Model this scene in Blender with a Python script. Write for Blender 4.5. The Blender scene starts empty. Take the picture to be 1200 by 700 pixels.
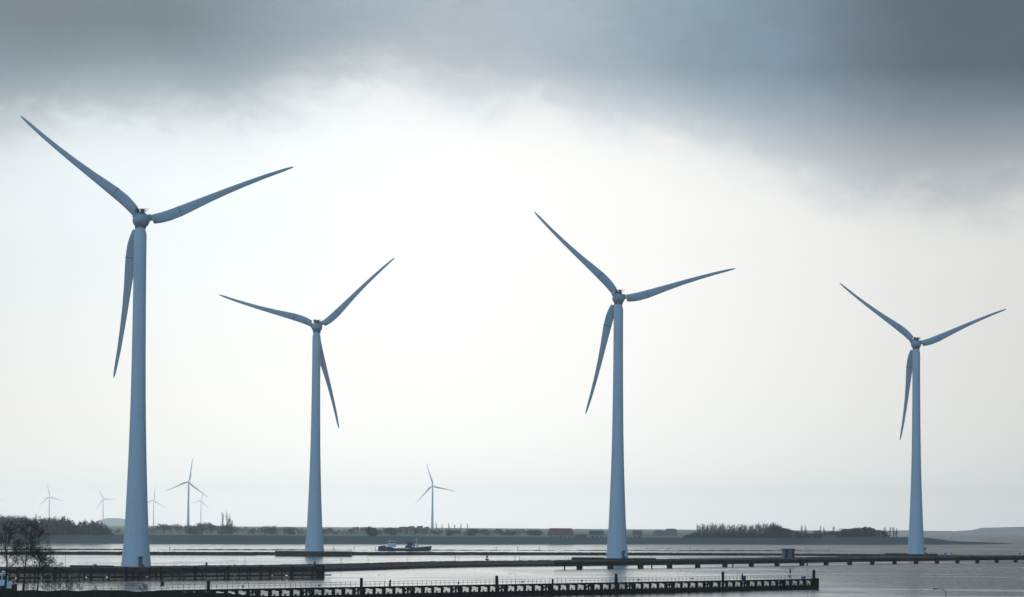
import bpy, math, random
from mathutils import Vector, Matrix
R = math.radians
random.seed(7)
S = bpy.context.scene
COL = S.collection

# ------------------------------------------------------------------ camera
F_PX, CX, CY, EYE = 4500.0, 600.0, 350.0, 17.0
PITCH, ROLL = math.atan(267/4500), 0.0070
Fw = Vector((0, math.cos(PITCH), math.sin(PITCH)))
R0 = Vector((1, 0, 0)); U0 = Vector((0, -math.sin(PITCH), math.cos(PITCH)))
Rt = R0*math.cos(ROLL)+U0*math.sin(ROLL); Up = -R0*math.sin(ROLL)+U0*math.cos(ROLL)
CAM = Vector((0, 0, EYE))
cd = bpy.data.cameras.new('camera'); cam = bpy.data.objects.new('camera', cd); COL.objects.link(cam)
cd.sensor_width = 36; cd.lens = 135; cd.clip_start = 1; cd.clip_end = 60000
m = Matrix((Rt, Up, -Fw)).transposed().to_4x4(); m.translation = CAM
cam.matrix_world = m
S.camera = cam

# ------------------------------------------------------------------ node helper
class N:
    def __rtruediv__(s, o): return s._op('POWER', -1.0)*o
    """tiny expression helper over shader math nodes"""
    def __init__(s, nt, sock): s.nt = nt; s.s = sock
    def _op(s, op, *a):
        n = s.nt.nodes.new('ShaderNodeMath'); n.operation = op
        for i, v in enumerate((s,)+a):
            if isinstance(v, N): s.nt.links.new(v.s, n.inputs[i])
            else: n.inputs[i].default_value = v
        return N(s.nt, n.outputs[0])
    def __add__(s, o): return s._op('ADD', o)
    __radd__ = __add__
    def __sub__(s, o): return s._op('SUBTRACT', o)
    def __mul__(s, o): return s._op('MULTIPLY', o)
    __rmul__ = __mul__
    def __truediv__(s, o): return s._op('DIVIDE', o)
    def __neg__(s): return s*-1
    def __rsub__(s, o): return (s*-1)+o
    def sq(s): return s*s
    def exp(s): return s._op('EXPONENT')
    def clamp(s): return s._op('MAXIMUM', 0.0)._op('MINIMUM', 1.0)
    def smooth(s): t = s.clamp(); return t*t*(3-2*t)
    def pos(s): return s._op('MAXIMUM', 0.0)
def mixc(nt, f, a, b):
    n = nt.nodes.new('ShaderNodeMix'); n.data_type = 'RGBA'
    for i, v in ((0, f), (6, a), (7, b)):
        if isinstance(v, N): nt.links.new(v.s, n.inputs[i])
        elif isinstance(v, tuple): n.inputs[i].default_value = (*v, 1)
        else: n.inputs[i].default_value = v
    return N(nt, n.outputs[2])
def scalec(nt, c, k):
    n = nt.nodes.new('ShaderNodeVectorMath'); n.operation = 'SCALE'
    if isinstance(c, tuple): n.inputs[0].default_value = c
    else: nt.links.new(c.s, n.inputs[0])
    if isinstance(k, N): nt.links.new(k.s, n.inputs[3])
    else: n.inputs[3].default_value = k
    return N(nt, n.outputs[0])
def noise(nt, vec, scale3, scale=1.0, detail=4, rough=.5, dist=0.0, off=(0, 0, 0)):
    mp = nt.nodes.new('ShaderNodeMapping'); mp.inputs['Scale'].default_value = scale3; mp.inputs['Location'].default_value = off
    nt.links.new(vec, mp.inputs[0])
    n = nt.nodes.new('ShaderNodeTexNoise'); n.inputs['Scale'].default_value = scale
    n.inputs['Detail'].default_value = detail; n.inputs['Roughness'].default_value = rough; n.inputs['Distortion'].default_value = dist
    nt.links.new(mp.outputs[0], n.inputs['Vector'])
    return N(nt, n.outputs[0])

# ------------------------------------------------------------------ sky
SUN_AZ, SUN_EL = R(-14), R(23)
w = bpy.data.worlds.new('World'); S.world = w; w.use_nodes = True
nt = w.node_tree; nt.nodes.clear()
tc = nt.nodes.new('ShaderNodeTexCoord'); D = tc.outputs['Generated']
sep = nt.nodes.new('ShaderNodeSeparateXYZ'); nt.links.new(D, sep.inputs[0])
dx, dy, dz = (N(nt, o) for o in sep.outputs)
sky = nt.nodes.new('ShaderNodeTexSky'); sky.sky_type = 'NISHITA'; sky.sun_disc = False
sky.sun_elevation = SUN_EL; sky.sun_rotation = SUN_AZ; sky.air_density = 1.0; sky.dust_density = 1.0
skyc = N(nt, sky.outputs[0])
big = noise(nt, D, (9, 9, 18), 1, 4, .5, .2)
mid = noise(nt, D, (26, 26, 44), 1, 6, .55, .3, (3.1, 1.7, 0.4))
fin = noise(nt, D, (75, 75, 120), 1, 7, .62, .5, (1.1, 5.7, 2.4))
back = ((-dy)*1.2+.25).smooth()                     # 0 ahead, 1 behind the camera
# bright, thinly veiled sky low ahead
glow = (-(((dx+.018)/.150).sq()+((dz-.045)/.30).sq())).exp()
bright = (.56+.46*glow)*(1+.0018/(dz._op('MAXIMUM', .0073))) + (mid-.5)*.10*((dz-.045)*18).clamp() + (fin-.5)*.06*((dz-.055)*18).clamp() + (big-.5)*.07*((dz-.02)*14).clamp()
warm = (dz*14).clamp()
low = mixc(nt, ((-dx-.005)*9*((dz-.03)*22).clamp()+ (big-.5)*1.2*((dz-.02)*14).clamp()).clamp(), (.995, 1.0, .985), (.915, 1.0, 1.04))
bright = bright + .30*((-dx-.22)/.45).smooth()  # unseen glow added far left to lighten the towers' left sides
low = scalec(nt, low, bright)
# heavy cloud deck
edge = .1095 - .110*dx - .0120*((dx+.03)*-18).smooth() - .0095*((((dx-.10)/.036).sq())*-1).exp() - .011*((((dx+.137)/.020).sq())*-1).exp()
t = ((dz - edge + (big-.5)*.014 + (mid-.5)*.028 + (fin-.5)*.026)/.020+.5).smooth()
t2 = ((dz - edge + (big-.5)*.016 + (mid-.5)*.014)/.040+.5).smooth()
dk = .21 + .24*((((dx+.008)/.055).sq() + ((dz-.12)/.12).sq())*-1).exp() + .26*((.119-dz)/.025).clamp() - .115*((dx-.055)/.06).smooth() - .055*((-dx-.045)/.05).smooth()*((dz-.118)*90).clamp()
dk = dk*(1+(big-.5)*.22+(mid-.5)*.34+(fin-.5)*.24)
deckc = mixc(nt, ((dx-.02)*9).clamp(), (.70, 1.0, 1.25), (.66, 1.0, 1.42))
deckc = mixc(nt, ((((dx+.012)/.045).sq())*-1).exp()*.8, deckc, (.90, 1.0, 1.12))
deckc = mixc(nt, ((.119-dz)/.022).clamp()*.95, deckc, (.90, 1.0, 1.09))
deck = scalec(nt, deckc, dk)
front = mixc(nt, t2*.55+t*.45, low, deck)
# sides, overhead and behind: unseen sky, tinted blue and brightened leftward to light tower fronts
rear = mixc(nt, (((big-.42)*3).clamp())*.35, (.28, .56, .92), (.58, .74, .90))
rear = mixc(nt, 0.15, rear, scalec(nt, skyc, .10))
rear = scalec(nt, rear, 1.0-.38*dx)
allc = mixc(nt, (back), front, rear)
allc = mixc(nt, 0.03, allc, scalec(nt, skyc, .10))
bg = nt.nodes.new('ShaderNodeBackground'); bg.inputs[1].default_value = 0.1
nt.links.new(scalec(nt, allc, 10.0).s, bg.inputs[0])
wo = nt.nodes.new('ShaderNodeOutputWorld'); nt.links.new(bg.outputs[0], wo.inputs[0])

# ------------------------------------------------------------------ sun, exposure
sd = bpy.data.lights.new('sun', 'SUN'); sd.energy = 1.1; sd.angle = R(12); sd.color = (1, .97, .92)
so = bpy.data.objects.new('sun', sd); COL.objects.link(so)
sv = Vector((math.sin(SUN_AZ)*math.cos(SUN_EL), math.cos(SUN_AZ)*math.cos(SUN_EL), math.sin(SUN_EL)))
so.rotation_euler = (-sv).to_track_quat('-Z', 'Y').to_euler(); so.location = (0, 0, 150)
S.view_settings.view_transform = 'Standard'; S.view_settings.look = 'None'
S.view_settings.exposure = 0; S.view_settings.gamma = 1; S.view_settings.use_curve_mapping = False
S.render.engine = 'CYCLES'
S.cycles.volume_bounces = 1; S.cycles.max_bounces = 6; S.cycles.diffuse_bounces = 3; S.cycles.glossy_bounces = 3
S.cycles.use_denoising = True

# ------------------------------------------------------------------ projection helpers (metres <-> photo survey)
def ray(px, py): return Fw + Rt*((px-CX)/F_PX) + Up*((CY-py)/F_PX)
def at(px, py, Y): d = ray(px, py); return CAM + d*(Y/d.y)
def ground(px, py, z=0.0): d = ray(px, py); return CAM + d*((z-EYE)/d.z)
def proj(P):
    v = Vector(P)-CAM; k = v.dot(Fw)
    return CX+F_PX*v.dot(Rt)/k, CY-F_PX*v.dot(Up)/k
def put(px, Y, z):
    """point at depth Y and height z seen in column px"""
    x = (px-CX)/F_PX*Y
    for _ in range(3): x += (px-proj((x, Y, z))[0])*Y/F_PX
    return Vector((x, Y, z))
def interp(tab, x):
    if x <= tab[0][0]: return tab[0][1]
    for (a, u), (b, v) in zip(tab, tab[1:]):
        if x <= b: return u+(v-u)*(x-a)/(b-a)
    return tab[-1][1]

# ------------------------------------------------------------------ materials
def mat(name, c1, c2=None, scale=1.0, rough=.8, spec=.3, metallic=0.0, sc3=(1, 1, 1), bump=0.0, rings=None, trans=0):
    M = bpy.data.materials.new(name); M.use_nodes = True; t = M.node_tree
    b = t.nodes['Principled BSDF']
    b.inputs['Roughness'].default_value = rough; b.inputs['Metallic'].default_value = metallic
    b.inputs['Specular IOR Level'].default_value = spec
    co = t.nodes.new('ShaderNodeTexCoord').outputs['Object']
    n = noise(t, co, sc3, scale, 5, .6)
    f = ((n-.5)*2.2+.5).clamp()
    c = mixc(t, f, c1, c2 or tuple(v*.75 for v in c1))
    if rings:
        st = noise(t, co, (2.2, 2.2, .035), 1, 4, .6); c = mixc(t, ((st-.5)*2.4).clamp()*.55, c, tuple(v*.62 for v in c1))
        sp = t.nodes.new('ShaderNodeSeparateXYZ'); t.links.new(co, sp.inputs[0])
        z = N(t, sp.outputs[2]); fr = (z/rings)._op('FRACT')
        line = (fr._op('LESS_THAN', .035))*.28
        c = mixc(t, line, c, tuple(v*.55 for v in c1))
    t.links.new(c.s, b.inputs['Base Color'])
    if bump:
        bn = t.nodes.new('ShaderNodeBump'); bn.inputs['Strength'].default_value = bump; bn.inputs['Distance'].default_value = .2
        t.links.new(n.s, bn.inputs['Height']); t.links.new(bn.outputs[0], b.inputs['Normal'])
    return M
M_TOWER = mat('tower_concrete', (.66, .68, .68), (.58, .61, .62), .18, .6, rings=3.8, sc3=(1, 1, .25))
M_BLADE = mat('blade_paint', (.50, .52, .54), (.44, .47, .50), .12, .45)
M_NAC = mat('nacelle_paint', (.40, .42, .45), (.34, .37, .41), .5, .5)
M_SEAM = mat('blade_seam', (.16, .17, .19))
M_DARK = mat('dark_metal', (.035, .037, .042), (.02, .02, .025), 2, .6)
M_RAIL = mat('galvanised_rail', (.05, .055, .06), (.03, .034, .036), 2, .7, .1)
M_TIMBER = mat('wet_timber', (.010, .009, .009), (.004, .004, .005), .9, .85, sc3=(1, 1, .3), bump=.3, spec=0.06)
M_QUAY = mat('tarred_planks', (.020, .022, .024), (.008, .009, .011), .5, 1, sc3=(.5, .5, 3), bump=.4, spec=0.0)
M_QTOP = mat('quay_top', (.045, .040, .038), (.022, .020, .020), .3, .85, spec=0.06)
M_CONC = mat('pad_concrete', (.13, .12, .115), (.08, .075, .072), .25, .85, spec=0.06)
M_ROCK = mat('rubble', (.032, .032, .034), (.010, .011, .013), .35, .9, bump=.8, spec=0.0)
M_TOP = mat('dam_top', (.105, .086, .080), (.06, .052, .048), .08, .95, sc3=(1, .2, 1), spec=0.0)
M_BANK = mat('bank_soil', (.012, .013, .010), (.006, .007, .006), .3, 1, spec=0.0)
M_DIKE = mat('dike_grass', (.13, .16, .16), (.10, .125, .125), .02, .95, sc3=(1, .5, 6), spec=0.0)
M_FIELD = mat('field_grass', (.24, .26, .17), (.17, .185, .13), .004, .95, sc3=(1, .25, 1), spec=0.0)
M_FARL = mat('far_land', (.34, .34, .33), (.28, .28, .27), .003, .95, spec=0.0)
M_BARK = mat('bark', (.030, .026, .024), (.018, .016, .015), 2, .95, spec=0.0)
M_FTWIG = mat('hazed_twigs', (.125, .122, .12), (.085, .085, .085), 1, .95, spec=0.0)  # paler copy of the twigs, haze fade put into the colour
M_TWIG = mat('twigs', (.034, .030, .028), (.020, .018, .018), 1, .95, spec=0.0)
M_LEAF = mat('evergreen', (.035, .048, .028), (.018, .028, .018), .6, .9, spec=0.0)
M_WALL = mat('render_wall', (.34, .33, .31), (.26, .25, .24), .3, .9)
M_BRICK = mat('brick_wall', (.24, .17, .14), (.18, .13, .11), .5, .9)
M_ROOFR = mat('clay_roof', (.30, .13, .10), (.22, .10, .08), .4, .85)
M_ROOFG = mat('slate_roof', (.12, .125, .13), (.09, .095, .10), .4, .8)
M_GLASS = mat('dark_glass', (.012, .016, .022), (.01, .012, .018), 1, .15, .6)
M_WHITE = mat('white_paint', (.78, .79, .79), (.68, .69, .70), 1, .45)
M_HULL = mat('hull_paint', (.030, .055, .11), (.02, .035, .07), .6, .5)
M_BLACK = mat('black_hull', (.012, .013, .016), (.007, .008, .010), .8, .6)
M_BLUE = mat('blue_paint', (.03, .13, .45), (.025, .10, .36), 1, .5)
M_BUOY = mat('buoy_paint', (.03, .10, .17), (.02, .07, .13), 1, .5)
M_RED = mat('orange_ring', (.65, .22, .10), (.5, .16, .07), 2, .6)
M_HUTW = mat('hut_panel', (.17, .175, .18), (.12, .125, .13), .5, .6)

# ------------------------------------------------------------------ mesh builder
class MB:
    def __init__(s): s.v = []; s.f = []; s.mi = []
    def add(s, vs, fs, mi=0):
        b = len(s.v); s.v += [tuple(p) for p in vs]
        for f in fs: s.f.append([b+i for i in f]); s.mi.append(mi)
        return s
    def box(s, c, d, rz=0.0, mi=0):
        cx, cy, cz = c; hx, hy, hz = d[0]/2, d[1]/2, d[2]/2; ca, sa = math.cos(rz), math.sin(rz); vs = []
        for z in (-hz, hz):
            for x, y in ((-hx, -hy), (hx, -hy), (hx, hy), (-hx, hy)):
                vs.append((cx+x*ca-y*sa, cy+x*sa+y*ca, cz+z))
        return s.add(vs, [(3, 2, 1, 0), (4, 5, 6, 7), (0, 1, 5, 4), (1, 2, 6, 5), (2, 3, 7, 6), (3, 0, 4, 7)], mi)
    def tube(s, a, b, r0, r1=None, n=8, cap=True, mi=0):
        a = Vector(a); b = Vector(b); r1 = r0 if r1 is None else r1
        d = (b-a); d = d.normalized() if d.length > 1e-9 else Vector((0, 0, 1))
        u = d.cross(Vector((0, 0, 1)) if abs(d.z) < .9 else Vector((1, 0, 0))).normalized(); w_ = d.cross(u); vs = []
        for p, r in ((a, r0), (b, r1)):
            for k in range(n):
                q = 2*math.pi*k/n; vs.append(p+u*(r*math.cos(q))+w_*(r*math.sin(q)))
        fs = [(k, (k+1) % n, n+(k+1) % n, n+k) for k in range(n)]
        if cap: fs += [tuple(range(n-1, -1, -1)), tuple(range(n, 2*n))]
        return s.add(vs, fs, mi)
    def bar(s, a, b, w_, h, mi=0):
        """rectangular beam from a to b (centre line), w_ across horizontally, h vertically"""
        a = Vector(a); b = Vector(b); d = (b-a).normalized()
        side = d.cross(Vector((0, 0, 1)))
        side = side.normalized() if side.length > 1e-6 else Vector((1, 0, 0))
        up = side.cross(d).normalized(); vs = []
        for p in (a, b):
            for i, j in ((-1, -1), (1, -1), (1, 1), (-1, 1)): vs.append(p+side*(w_/2*i)+up*(h/2*j))
        return s.add(vs, [(3, 2, 1, 0), (4, 5, 6, 7), (0, 1, 5, 4), (1, 2, 6, 5), (2, 3, 7, 6), (3, 0, 4, 7)], mi)
    def rings(s, rs, closed=True, cap=True, mi=0):
        n = len(rs[0]); vs = [p for r in rs for p in r]; fs = []
        for i in range(len(rs)-1):
            for k in range(n if closed else n-1):
                k2 = (k+1) % n; fs.append((i*n+k, i*n+k2, (i+1)*n+k2, (i+1)*n+k))
        if cap: fs += [tuple(range(n-1, -1, -1)), tuple((len(rs)-1)*n+k for k in range(n))]
        return s.add(vs, fs, mi)
    def lathe(s, prof, n=32, c=(0, 0, 0), axis='z', mi=0):
        rs = []
        for r, h in prof:
            ring = []
            for k in range(n):
                q = 2*math.pi*k/n; a, b = r*math.cos(q), r*math.sin(q)
                ring.append((c[0]+a, c[1]+b, c[2]+h) if axis == 'z' else (c[0]+a, c[1]+h, c[2]+b))
            rs.append(ring)
        return s.rings(rs, mi=mi)
    def build(s, name, mats, parent=None, smooth=False):
        me = bpy.data.meshes.new(name); me.from_pydata(s.v, [], s.f)
        for M in (mats if isinstance(mats, (list, tuple)) else [mats]): me.materials.append(M)
        if isinstance(mats, (list, tuple)): me.polygons.foreach_set('material_index', s.mi)
        if smooth: me.polygons.foreach_set('use_smooth', [True]*len(me.polygons))
        me.update()
        o = bpy.data.objects.new(name, me); COL.objects.link(o)
        if parent: o.parent = parent
        return o
def tag(o, label, cat, group=None):
    o['label'] = label; o['category'] = cat
    if group: o['group'] = group
    return o
def struct(o, kind='structure'): o['kind'] = kind; return o
def thing(name, label, cat, loc=(0, 0, 0), rz=0.0, group=None):
    o = bpy.data.objects.new(name, None); COL.objects.link(o); o.location = loc; o.rotation_euler = (0, 0, rz)
    o.empty_display_size = .5
    return tag(o, label, cat, group)
def copy_tree(o, parent=None):
    c = o.copy(); COL.objects.link(c); c.parent = parent
    for ch in [x for x in bpy.data.objects if x.parent == o]: copy_tree(ch, c)
    return c
def kids(o): return [x for x in bpy.data.objects if x.parent == o]

# ------------------------------------------------------------------ water
wm = MB()
xs = [-4200, -1500, -600, -200, 200, 600, 1500, 4200]; ys = [-340, 400, 1000, 1600, 2400, 4000, 7000, 26900]
wm.add([(x, y, 0) for y in ys for x in xs], [(j*8+i, j*8+i+1, j*8+i+9, j*8+i+8) for j in range(7) for i in range(7)])
MW = bpy.data.materials.new('water'); MW.use_nodes = True; t_ = MW.node_tree; b_ = t_.nodes['Principled BSDF']
b_.inputs['Base Color'].default_value = (.012, .022, .028, 1); b_.inputs['IOR'].default_value = 1.33
co = t_.nodes.new('ShaderNodeTexCoord').outputs['Object']
slick = noise(t_, co, (.010, .0055, 1), 1, 4, .6, 1.2)
rip = noise(t_, co, (1.0, .12, 1), 1, 4, .65, .4)
rip2 = noise(t_, co, (.30, .04, 1), 1, 4, .6, .3, (5, 2, 0))
spx = t_.nodes.new('ShaderNodeSeparateXYZ'); t_.links.new(co, spx.inputs[0])
gust = ((N(t_, spx.outputs[0])-20)/170).smooth()
bands = ((noise(t_, co, (.006, .030, 1), 1, 3, .55, .6, (3, 9, 0))-.57)*14).smooth()
sl = ((slick-.47)*6).smooth()
b_.inputs['Specular IOR Level'].default_value = .5
t_.links.new(((.085+.06*sl+.25*gust)*(1-bands*gust*.6)).s, b_.inputs['Roughness'])
bn = t_.nodes.new('ShaderNodeBump'); bn.inputs['Distance'].default_value = 1.0
t_.links.new(((.22+.10*sl+.40*gust)*(1-bands*gust*.7)).s, bn.inputs['Strength'])
t_.links.new((rip*1.0+rip2*1.4).s, bn.inputs['Height']); t_.links.new(bn.outputs[0], b_.inputs['Normal'])
struct(wm.build('water', MW))

# ------------------------------------------------------------------ strips of raised ground
def strip(name, px0, px1, step, rows, M, jit=0.0, seed=1, mi_rows=None):
    """rows: list of functions px -> world point, front to back; a ribbon of ground joined across them"""
    rnd = random.Random(seed); mb = MB(); n = len(rows); vs = []; fs = []; mis = []
    cnt = int((px1-px0)/step)+1
    for i in range(cnt):
        px = px0+i*step
        for k, r in enumerate(rows):
            p = r(px)
            if jit and 0 < k < n-1: p = p+Vector((rnd.uniform(-1, 1), rnd.uniform(-1, 1), rnd.uniform(-.8, .5)))*jit
            vs.append(p)
    for i in range(cnt-1):
        for k in range(n-1):
            fs.append((i*n+k, (i+1)*n+k, (i+1)*n+k+1, i*n+k+1)); mis.append(0 if mi_rows is None else mi_rows[k])
    b = len(mb.v); mb.v += [tuple(p) for p in vs]; mb.f += fs; mb.mi += mis
    return struct(mb.build(name, M))

# far grass dike and the polder behind it
DW = [(-120, 635.7), (60, 636.4), (220, 637.5), (420, 637.7), (600, 638.0), (820, 638.3), (1040, 638.6), (1120, 638.5), (1190, 638.0)]
DT = [(-120, 626.3), (60, 626.8), (220, 627.0), (440, 628.6), (600, 629.6), (700, 630.0), (800, 630.4), (960, 630.8), (1010, 629.6), (1064, 629.6), (1090, 630.6), (1110, 633.4), (1130, 634.9), (1165, 636.0), (1190, 637.8)]
def dk_w(px): p = ground(px, interp(DW, px)); p.z = -.4; return p
def dY(px): return ground(px, interp(DW, px)).y
def dk_t(px): return at(px, interp(DT, px), dY(px)+38)
def dk_m(px): a, b = dk_w(px), dk_t(px); p = a.lerp(b, .5); p.z -= .5; return p
def dk_t2(px): p = dk_t(px); return Vector((p.x*1.002, p.y+7, p.z))
def dk_b(px): p = dk_t(px); return Vector((p.x*1.007, p.y+30, min(4.5, p.z-1)))
strip('grass_dike', -120, 1190, 4, [dk_w, dk_m, dk_t, dk_t2, dk_b], M_DIKE, .12, 3)
def pol(Yf):
    def f(px):
        Y = dY(px)+50+(23000-dY(px)-50)*Yf
        return put(px, Y, 4.8+Yf*.5) if px < 1030 else put(1030+(px-1030)*(1-min(1, Yf*4))*.6, Y, 4.8 if px < 1060 else -.4)
    return f
strip('polder_fields', -120, 1090, 15, [dk_b] + [pol(v) for v in (.01, .04, .10, .2, .45, 1.0)], M_FIELD, 0)

# far shores
def shore(name, tab, Y, thick, base=-.5):
    mb = MB(); rs = []
    x = tab[0][0]
    while x <= tab[-1][0]:
        top = at(x, interp(tab, x), Y+thick*.5); z = max(top.z, .5)+random.uniform(-.4, .4)
        a, b, c, d = put(x, Y, base), put(x, Y+thick*.3, z*.8), put(x, Y+thick*.6, z), put(x, Y+thick, base)
        rs.append((a, b, c, d)); x += 5
    mb.rings(rs, closed=False, cap=False)
    return struct(mb.build(name, M_FARL, smooth=True))
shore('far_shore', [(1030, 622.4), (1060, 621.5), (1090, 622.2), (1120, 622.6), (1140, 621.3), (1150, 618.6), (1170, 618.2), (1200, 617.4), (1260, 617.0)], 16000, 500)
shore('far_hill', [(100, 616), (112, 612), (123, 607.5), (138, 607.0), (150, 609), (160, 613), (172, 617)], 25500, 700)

# breakwater carrying the second turbine
BW = [(-120, 650.2), (100, 650.2), (300, 650.9), (370, 651.2), (420, 651.0), (500, 650.6), (600, 650.6), (750, 651.0), (900, 651.4), (1020, 652.0), (1130, 652.5)]
BT = [(-120, 646.2), (100, 646.4), (300, 646.9), (420, 646.9), (600, 647.1), (750, 647.7), (900, 648.6), (1000, 649.3), (1130, 650.6)]
def bw0(px): p = ground(px, interp(BW, px)); p.z = -.6; return p
def bwY(px): return ground(px, interp(BW, px)).y
def bw1(px): return bw0(px).lerp(bw2(px), .45)
def bw2(px): return at(px, interp(BT, px)+(.5 if not 300 < px < 430 else 2.4), bwY(px)+6)
BWW = [(-120, 10), (270, 10), (322, 62), (416, 62), (450, 10), (1130, 10)]
def bw3(px): p = at(px, interp(BT, px), bwY(px)+interp(BWW, px)); return p
def bw4(px): p = bw3(px); return Vector((p.x*1.004, p.y+12, -.6))
strip('breakwater', -120, 1130, 1.2, [bw0, bw1, bw2, bw3, bw4], M_ROCK, .22, 5)

# low patchy training dam beyond it
LW = [(-120, 644.6), (150, 644.7), (345, 645.0), (600, 645.4), (930, 646.0), (1000, 646.2)]
rl = random.Random(11); lowh = {}
def lo_h(px):
    base = interp([(-120, .75), (140, .7), (178, -.1), (200, .3), (230, .6), (345, .6), (395, .25), (430, .1), (455, .5), (520, .5), (575, .35), (605, .15), (625, .45), (655, .1), (690, .5), (760, .4), (785, .15), (820, .55), (930, .45), (1000, .2)], px)
    return base+math.sin(px*1.3)*.08+math.sin(px*.37+1)*.12
def lo0(px): p = ground(px, interp(LW, px)); p.z = -.5; return p
def lo1(px): p = ground(px, interp(LW, px)); p.y += 3; p.z = lo_h(px); return p
def lo2(px): p = lo1(px); return Vector((p.x, p.y+4, p.z-.05))
def lo3(px): p = lo1(px); return Vector((p.x, p.y+8, -.5))
strip('training_dam', -120, 1000, 1.2, [lo0, lo1, lo2, lo3], M_ROCK, .12, 9)

# main dam with the other turbines
EW = [(-120, 'Y', 1250), (0, 'Y', 1275), (158, 'Y', 1318), (300, 'Y', 1372), (379, 'Y', 1404), (400, 'P', 669.5), (450, 'P', 668.0), (500, 'P', 666.2), (550, 'P', 665.1), (600, 'P', 664.4), (725, 'P', 663.0), (850, 'P', 661.4), (950, 'P', 659.8), (1050, 'P', 657.7), (1250, 'P', 656.2)]
EWY = [(p, (v if k == 'Y' else ground(p, v).y)) for p, k, v in EW]
ET = [(-120, 663.5), (0, 664.2), (80, 664.0), (200, 663.0), (300, 661.9), (400, 660.6), (450, 659.1), (500, 657.9), (560, 657.2), (640, 656.5), (700, 655.6), (760, 655.2), (850, 654.2), (950, 652.6), (1040, 651.0), (1100, 650.7), (1250, 650.9)]
EWID = [(-120, 100), (158, 95), (300, 80), (420, 90), (640, 130), (740, 165), (900, 170), (1050, 230), (1250, 230)]
def e0(px): p = put(px, interp(EWY, px), -.6); return p
def e2(px):
    Y = interp(EWY, px)+12; yw = proj(e0(px))[1]; yt = interp(ET, px); return at(px, yw+(yt-yw)*.48, Y)
def e1(px): p = e0(px).lerp(e2(px), .5); p.z += .2; return p
def e4(px): return at(px, interp(ET, px), interp(EWY, px)+interp(EWID, px))
def e3(px): p = e2(px).lerp(e4(px), .5); p.z -= .15; return p
def e5(px): p = e4(px); return Vector((p.x*1.006, p.y+12, -.6))
strip('dam', -120, 1250, 1.5, [e0, e1, e2, e3, e4, e5], [M_ROCK, M_TOP], .18, 4, [0, 0, 1, 1, 0])

# near bank in front of the camera position
bk = MB()
poly = [(-420, -300), (330, -300), (330, 600), (60, 700), (-30, 735), (-52, 775), (-64, 806), (-82, 816), (-104, 815), (-140, 818), (-200, 826), (-420, 850)]
rb = random.Random(2); edge_pts = []
for (a, b) in zip(poly, poly[1:]+poly[:1]):
    n_ = max(2, int(math.hypot(b[0]-a[0], b[1]-a[1])/3)) if max(a[1], b[1]) > 700 else 6
    for i in range(n_):
        f_ = i/n_; edge_pts.append((a[0]+(b[0]-a[0])*f_, a[1]+(b[1]-a[1])*f_))
top = [(x, y, 2.80+rb.uniform(-.22, .22)) for x, y in edge_pts]
cxp, cyp = -40, 300
bot = [(cxp+(x-cxp)*1.006, cyp+(y-cyp)*1.006, -.6) for x, y in edge_pts]
inn = [(cxp+(x-cxp)*.985, cyp+(y-cyp)*.985, 2.75+rb.uniform(-.1, .1)) for x, y in edge_pts]
nE = len(edge_pts)
bk.rings([bot, top, inn], cap=False)
bk.add(inn, [tuple(range(nE))])
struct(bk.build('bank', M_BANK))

# ------------------------------------------------------------------ wind turbines
HUB_H, R_BL = 123.7, 57.85
CH = [(3.7, 3.1, .90, 2.3), (3.85, 3.55, .85, 2.35), (6.5, 3.9, .62, 1.9), (9.5, 4.05, .47, 1.5), (13.9, 3.92, .48, 1.1), (14.2, 3.9, .48, 1.1), (19.5, 3.35, .56, .85), (24.6, 2.78, .64, .66), (32.3, 2.2, .80, .48), (39.8, 1.78, .86, .36), (47.4, 1.42, .82, .26), (54.0, 1.08, .58, .17), (56.6, .72, .34, .11), (57.6, .36, .14, .07), (57.85, .12, .04, .04)]
def foil(r, c, le, th, bend, tw, grow=0.0):
    pts = []
    for k in range(16):
        q = 2*math.pi*k/16
        cc = .5+.5*math.cos(q)                       # 1 leading .. 0 trailing
        rootness = max(0, 1-(r-3.2)/5)
        prof = (math.sqrt(max(cc, 0))*(1-(1-cc)**2*.0))*(1 - .0) if False else 0
        yy = math.sin(q)*(.5*rootness + (1-rootness)*.5*(.35+.65*cc))
        zz = le-(1-cc)*c
        zz += (cc-.5)*grow; y_ = yy*(th+grow)
        ca, sa = math.cos(tw), math.sin(tw)
        pts.append((r, y_*ca+zz*sa+bend, zz*ca-y_*sa))
    return pts
def blade_bend(r): return 2.2*(max(r-8, 0)/50)**2
def make_blade(parent, M=M_BLADE, seam=True):
    mb = MB(); rs = []
    for r, c, le, th in CH: rs.append(foil(r, c, le, th, blade_bend(r), R(12)*max(0, 1-r/35)**1.3))
    mb.rings(rs)
    b = mb.build('blade', M, parent, smooth=True)
    if seam:
        s = MB(); s.rings([foil(r, 3.92, .48, 1.1, blade_bend(r), R(12)*max(0, 1-r/35)**1.3, .05) for r in (13.93, 14.17)])
        s.build('joint_seam', M_SEAM, b)
    return b
TW = [(5.45, -.4), (5.35, 0), (5.2, 1.5), (4.95, 4), (4.62, 8), (4.3, 12.5), (3.95, 20), (3.55, 30), (3.2, 40), (2.92, 50), (2.70, 60), (2.5, 75), (2.36, 90), (2.28, 106), (2.28, 118.5), (1.86, 120.2), (1.80, 121.3)]
def twr(z): return interp([(h, r) for r, h in TW], z)
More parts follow.
